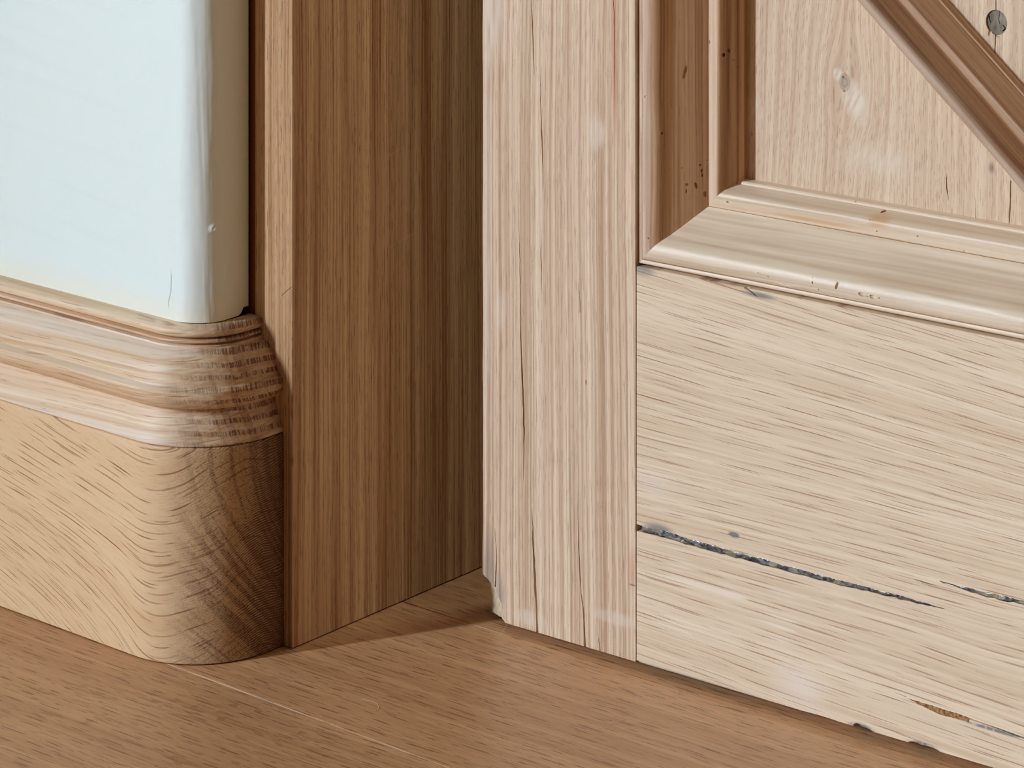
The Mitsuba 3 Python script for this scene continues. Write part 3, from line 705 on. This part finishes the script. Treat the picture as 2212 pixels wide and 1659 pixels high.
def panel_frame_mould(u0, u1, z0, z1, seed, holes=True):
    left = mould_run(mould, (u0, z0), (u0, z1), (1, 0), 1, -1, seed=seed)
    low = mould_run(mould, (u0, z0), (u1, z0), (0, 1), 1, -1, seed=seed + 9)
    right = mould_run(mould, (u1, z0), (u1, z1), (-1, 0), 1, -1, seed=seed + 17)
    top = mould_run(mould, (u0, z1), (u1, z1), (0, -1), 1, -1, seed=seed + 23)
    if holes:
        # gnawed holes and nicks
        for u, z, d, ru, rz, rd, t in [(149.6, 374.5, 15, 0.9, 3.0, 2.0, 12), (149.0, 371, 14, 0.8, 2.0, 2.2, 12), (161.5, 391.9, 24.3, 0.5, 1.2, 2, 0), (171.2, 384.9, 25.6, 0.8, 1.3, 2.5, 0), (172.5, 387.5, 29, 0.7, 2.0, 1.6, -25),
                                       (143.2, 313.6, 6.5, 1.0, 0.9, 2.0, 20), (148.2, 313.6, 12.5, 0.6, 1.0, 2.2, 0), (156.3, 315.2, 21.5, 0.5, 0.8, 2.2, 0), (157.0, 311.7, 22.0, 0.5, 1.3, 2.2, 8), (157.2, 308.8, 22.3, 0.5, 1.2, 2.2, 0),
                                       (150.3, 303.2, 15.5, 1.0, 1.0, 1.8, 0), (150.0, 299.0, 15.2, 0.5, 1.4, 1.6, 0), (154.4, 302.4, 19.6, 0.8, 2.2, 2.2, -12), (158.4, 297.0, 23.6, 0.9, 1.9, 2.2, -5), (133.0, 270.6, -1.0, 0.5, 0.6, 1.0, 0),
                                       (131.0, 358, -1.0, 1.4, 0.9, 0.7, 0), (140.2, 336.0, 4.0, 0.5, 1.2, 1.6, 0), (175.2, 376.0, 35, 0.5, 0.7, 1.6, 0), (146.5, 331, 11, 0.5, 1.0, 1.4, 0), (174.6, 318.0, 33.0, 0.5, 0.6, 1.5, 0),
                                       (174.0, 381.0, 32.0, 0.5, 0.6, 1.5, 0), (159.5, 318, 24.3, 0.6, 0.6, 1.2, 0)]:
            left = left - blob(u, z, d, ru, rz, rd, t)
        for u, z, d, ru, rz, rd, t in [(269.3, 263.8, -0.6, 0.9, 2.4, 1.8, 14), (286.8, 261.5, -1.0, 2.6, 1.2, 1.3, 8), (294.0, 261.3, -1.0, 2.2, 1.2, 1.3, 8), (290.5, 261.3, -1.0, 2.5, 0.45, 0.8, 0), (298.6, 261.5, -1.0, 0.5, 0.4, 1.5, 0), (175.4, 294.6, 24.0, 1.0, 0.5, 2.2, 0), (281.4, 303.0, 33.0, 2.4, 0.7, 2.6, -28),
                                       (277.5, 299.0, 25.2, 0.7, 0.7, 2.0, 0), (252.5, 262.8, -0.6, 0.5, 1.0, 1.2, 0), (256.7, 259.4, -1.0, 0.5, 0.5, 1.2, 0), (372.3, 273.5, 7.5, 1.2, 0.6, 1.2, 0), (252.3, 265.6, 0.2, 0.3, 0.3, 1.2, 0),
                                       (310.0, 294.5, 24.0, 0.6, 0.4, 1.5, 0), (341.0, 290.5, 24.0, 0.6, 0.4, 1.5, 0), (282.0, 293.0, 24.0, 0.5, 0.4, 1.5, 0), (260.0, 305.4, 36.0, 0.5, 0.9, 1.5, 0), (330.0, 304.0, 33.5, 0.8, 0.4, 1.5, 0),
                                       (232.0, 258.3, -0.9, 8.0, 0.5, 0.4, 4), (215.0, 262.2, -0.9, 2.2, 0.7, 0.35, 8), (222.0, 261.2, -0.9, 2.4, 0.7, 0.35, 8)]:
            low = low - blob(u, z, d, ru, rz, rd, t)
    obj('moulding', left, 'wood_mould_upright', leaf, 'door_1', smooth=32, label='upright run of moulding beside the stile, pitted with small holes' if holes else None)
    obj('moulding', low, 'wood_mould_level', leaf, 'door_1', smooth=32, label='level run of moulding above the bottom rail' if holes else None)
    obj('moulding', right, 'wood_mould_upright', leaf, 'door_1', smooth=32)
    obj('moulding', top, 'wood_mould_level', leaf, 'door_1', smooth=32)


panel_frame_mould(ST - 0.0003, DW - ST + 0.0003, Z_R, Z_M0, 3)
panel_frame_mould(ST - 0.0003, DW - ST + 0.0003, Z_M1, Z_T, 77, holes=False)

# -- diamond of slanted mouldings in the lower panel
UC, ZC = DW / 2, (Z_R + Z_M0) / 2
ANG = math.radians(41.5)
# the lower left lip line, in door coordinates
LIP = np.array([0.2759, 0.4335])
dirn = np.array([math.cos(ANG), -math.sin(ANG)])
half_h = ZC - (LIP[1] + (UC - LIP[0]) * dirn[1] / dirn[0])
half_w = half_h / math.tan(ANG)
Vl, Vb, Vr, Vt = (UC - half_w, ZC), (UC, ZC - half_h), (UC + half_w, ZC), (UC, ZC + half_h)
for i, (q0, q1) in enumerate(((Vl, Vb), (Vb, Vr), (Vr, Vt), (Vt, Vl))):
    q0, q1 = np.array(q0), np.array(q1)
    rn = (q1 - q0) / np.linalg.norm(q1 - q0)
    inw = np.array([-rn[1], rn[0]])
    if inw @ (np.array([UC, ZC]) - q0) < 0:
        inw = -inw
    c0 = 1 / math.tan(ANG) if i % 2 == 0 else math.tan(ANG)
    ang0 = ANG if i % 2 == 0 else math.pi / 2 - ANG          # half the corner's angle at q0
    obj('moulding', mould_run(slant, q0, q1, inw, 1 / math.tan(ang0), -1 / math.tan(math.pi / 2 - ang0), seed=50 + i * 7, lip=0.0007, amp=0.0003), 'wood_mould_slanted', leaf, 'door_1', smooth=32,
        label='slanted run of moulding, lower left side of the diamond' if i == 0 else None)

# -- panels: four corner pieces and the diamond field with its plug
pu0, pu1, pz0, pz1 = ST + 0.053, DW - ST - 0.053, Z_R + 0.0535, Z_M0 - 0.0535
dark_cracks = [groove([(317.6, 329), (318.2, 320), (319.4, 313)], [0.1, 0.8, 0.1], 0.004), groove([(360.9, 331), (360.2, 314), (359.6, 302)], [0.6, 1.1, 0.3], 0.008), groove([(337.4, 317), (337.6, 305)], [0.1, 0.35], 0.003)]
for i, (cu, cz, su, sz) in enumerate(((pu0, pz0, 1, 1), (pu1, pz0, -1, 1), (pu0, pz1, 1, -1), (pu1, pz1, -1, -1))):
    poly = [(cu, cz), (UC - su * 0.0002, cz), (UC - su * 0.0002, ZC - sz * (half_h - 0.004)), (UC - su * (half_w - 0.004), ZC - sz * 0.0002), (cu, ZC - sz * 0.0002)]
    if su * sz < 0:
        poly = poly[::-1]
    s = slab(poly, PANEL_D, PANEL_D + 0.012)
    if i == 0:
        for c in dark_cracks:
            s = s - c.translate([0, PANEL_D, 0])
    obj('corner_panel', s, 'wood_panel', leaf, 'door_1', smooth=False, label='flat corner panel with a pale knot' if i == 0 else None)
ins = 0.025
dm = [(UC - half_w + ins, ZC), (UC, ZC - half_h + ins), (UC + half_w - ins, ZC), (UC, ZC + half_h - ins)]
loz = slab(dm, PANEL_D + 0.0002, PANEL_D + 0.0122)
PU, PZ = 351.3, 422.6
plug_cut = m3.Manifold.cylinder(0.0125, 0.0071, 0.0071, 40).rotate([-90, 0, 0]).scale([1, 1, 1.04]).translate([PU / 1000, PANEL_D - 0.001, PZ / 1000])
loz = loz - plug_cut - blob(PU - 4.2, PZ - 6.2, 44.0, 1.2, 2.6, 1.6, 20) - blob(PU + 1.5, PZ - 7.2, 44.0, 2.2, 1.6, 1.6) - groove([(350.6, 417), (350.2, 404), (350.6, 396)], [0.7, 0.9, 0.4], 0.006).translate([0, PANEL_D, 0]) \
    - groove([(351.2, 427), (350.9, 440), (350.9, 520)], [0.7, 0.9, 0.3], 0.006).translate([0, PANEL_D, 0])
obj('lozenge_panel', loz, 'wood_panel', leaf, 'door_1', smooth=25, label='diamond field inside the slanted mouldings, with a round plug')
plug = m3.Manifold.cylinder(0.008, 0.0070, 0.0070, 40).rotate([-90, 0, 0]).scale([1, 1, 1.04]).translate([PU / 1000, PANEL_D + 0.0015, PZ / 1000])
plug = plug - groove([(352.8, 431), (352.0, 424.5), (352.9, 421.5)], [0.4, 0.5, 0.3], 0.003).translate([0, PANEL_D + 0.001, 0]) - groove([(354.6, 421.4), (356.6, 419.6), (354.6, 417.6)], [0.4, 0.8, 0.5], 0.003).translate([0, PANEL_D + 0.001, 0]) \
    - groove([(345.4, 427.5), (346.6, 421.5)], [0.8, 0.4], 0.002).translate([0, PANEL_D + 0.001, 0])
obj('plug', plug, 'plug_wood', leaf, 'door_1__lozenge_panel', smooth=25, label='round grey wooden plug set into the panel')
obj('upper_panel', box(ST + 0.053, DW - ST - 0.053, PANEL_D, PANEL_D + 0.012, Z_M1 + 0.053, Z_T - 0.053), 'wood_panel', leaf, 'door_1', smooth=False)
tag('door_1', 'old oak panelled door standing just inside the doorway, with diamond mouldings', 'door', kind='structure')


# ---------------------------------------------------------------- stray hairs and dust strands
def strand(name, pts, r, mat, label, cat, group=None):
    p = np.array(curve(pts, 8))
    tang = np.gradient(p, axis=0)
    tang /= np.linalg.norm(tang, axis=1, keepdims=True)
    ref = np.array([0.3, 0.5, 0.8])
    s1 = np.cross(tang, ref); s1 /= np.linalg.norm(s1, axis=1, keepdims=True)
    s2 = np.cross(tang, s1)
    q = np.linspace(0, 2 * math.pi, 6, endpoint=False)
    V = (p[:, None] + r * (np.cos(q)[None, :, None] * s1[:, None] + np.sin(q)[None, :, None] * s2[:, None])).reshape(-1, 3)
    key = obj(name, trimesh.Trimesh(V, grid_faces(len(p), 6, closed=True), process=False), mat, None, smooth=True)
    tag(key, label, cat, group)


def on_floor(ab):
    return wall([(a / 1000, b / 1000, z / 1000) for a, b, z in ab])


strand('hair', on_floor([(19.6 - 10.2, -0.35, 222.5), (6.0, -0.5, 225.5), (0.8, -0.3, 229.5)]), 0.00009, 'dark_hair', 'dark curved hair stuck to the pale front edge of the door lining', 'hair')
strand('hair', on_floor([(-86.0, -29.0, 0.12), (-96.0, -27.5, 0.5), (-103.5, -32.0, 0.5), (-104.5, -37.5, 0.12)]), 0.00011, 'dust_fibre', 'pale curved hair on the open floorboard in front of the doorway', 'hair')
strand('hair', on_floor([(-223.0, 106.5, 0.12), (-229.0, 101.0, 0.8), (-229.5, 94.5, 0.12)]), 0.00009, 'dust_fibre', 'short pale hair on the shaded floor close to the bottom rail', 'hair')
strand('hair', on_floor([(-226.5, 52.0, 0.12), (-227.5, 46.0, 0.7), (-225.0, 38.0, 0.12)]), 0.00008, 'dust_fibre', 'thin pale hair on the brown floor in front of the door joint', 'hair')
strand('cobweb_strand', leaf([(0.0217, 0.001, 0.0062), (0.0225, -0.004, 0.0035), (0.0226, -0.009, 0.0003)]), 0.00008, 'dust_fibre', 'fine cobweb strand hanging from the broken door corner to the floor', 'cobweb')
strand('cobweb_strand', leaf([(0.0006, 0.006, 0.031), (-0.006, 0.006, 0.022), (-0.0055, 0.006, 0.012), (-0.001, 0.006, 0.0003)]), 0.00007, 'dust_fibre', 'fine looping cobweb strand left of the broken door corner', 'cobweb')
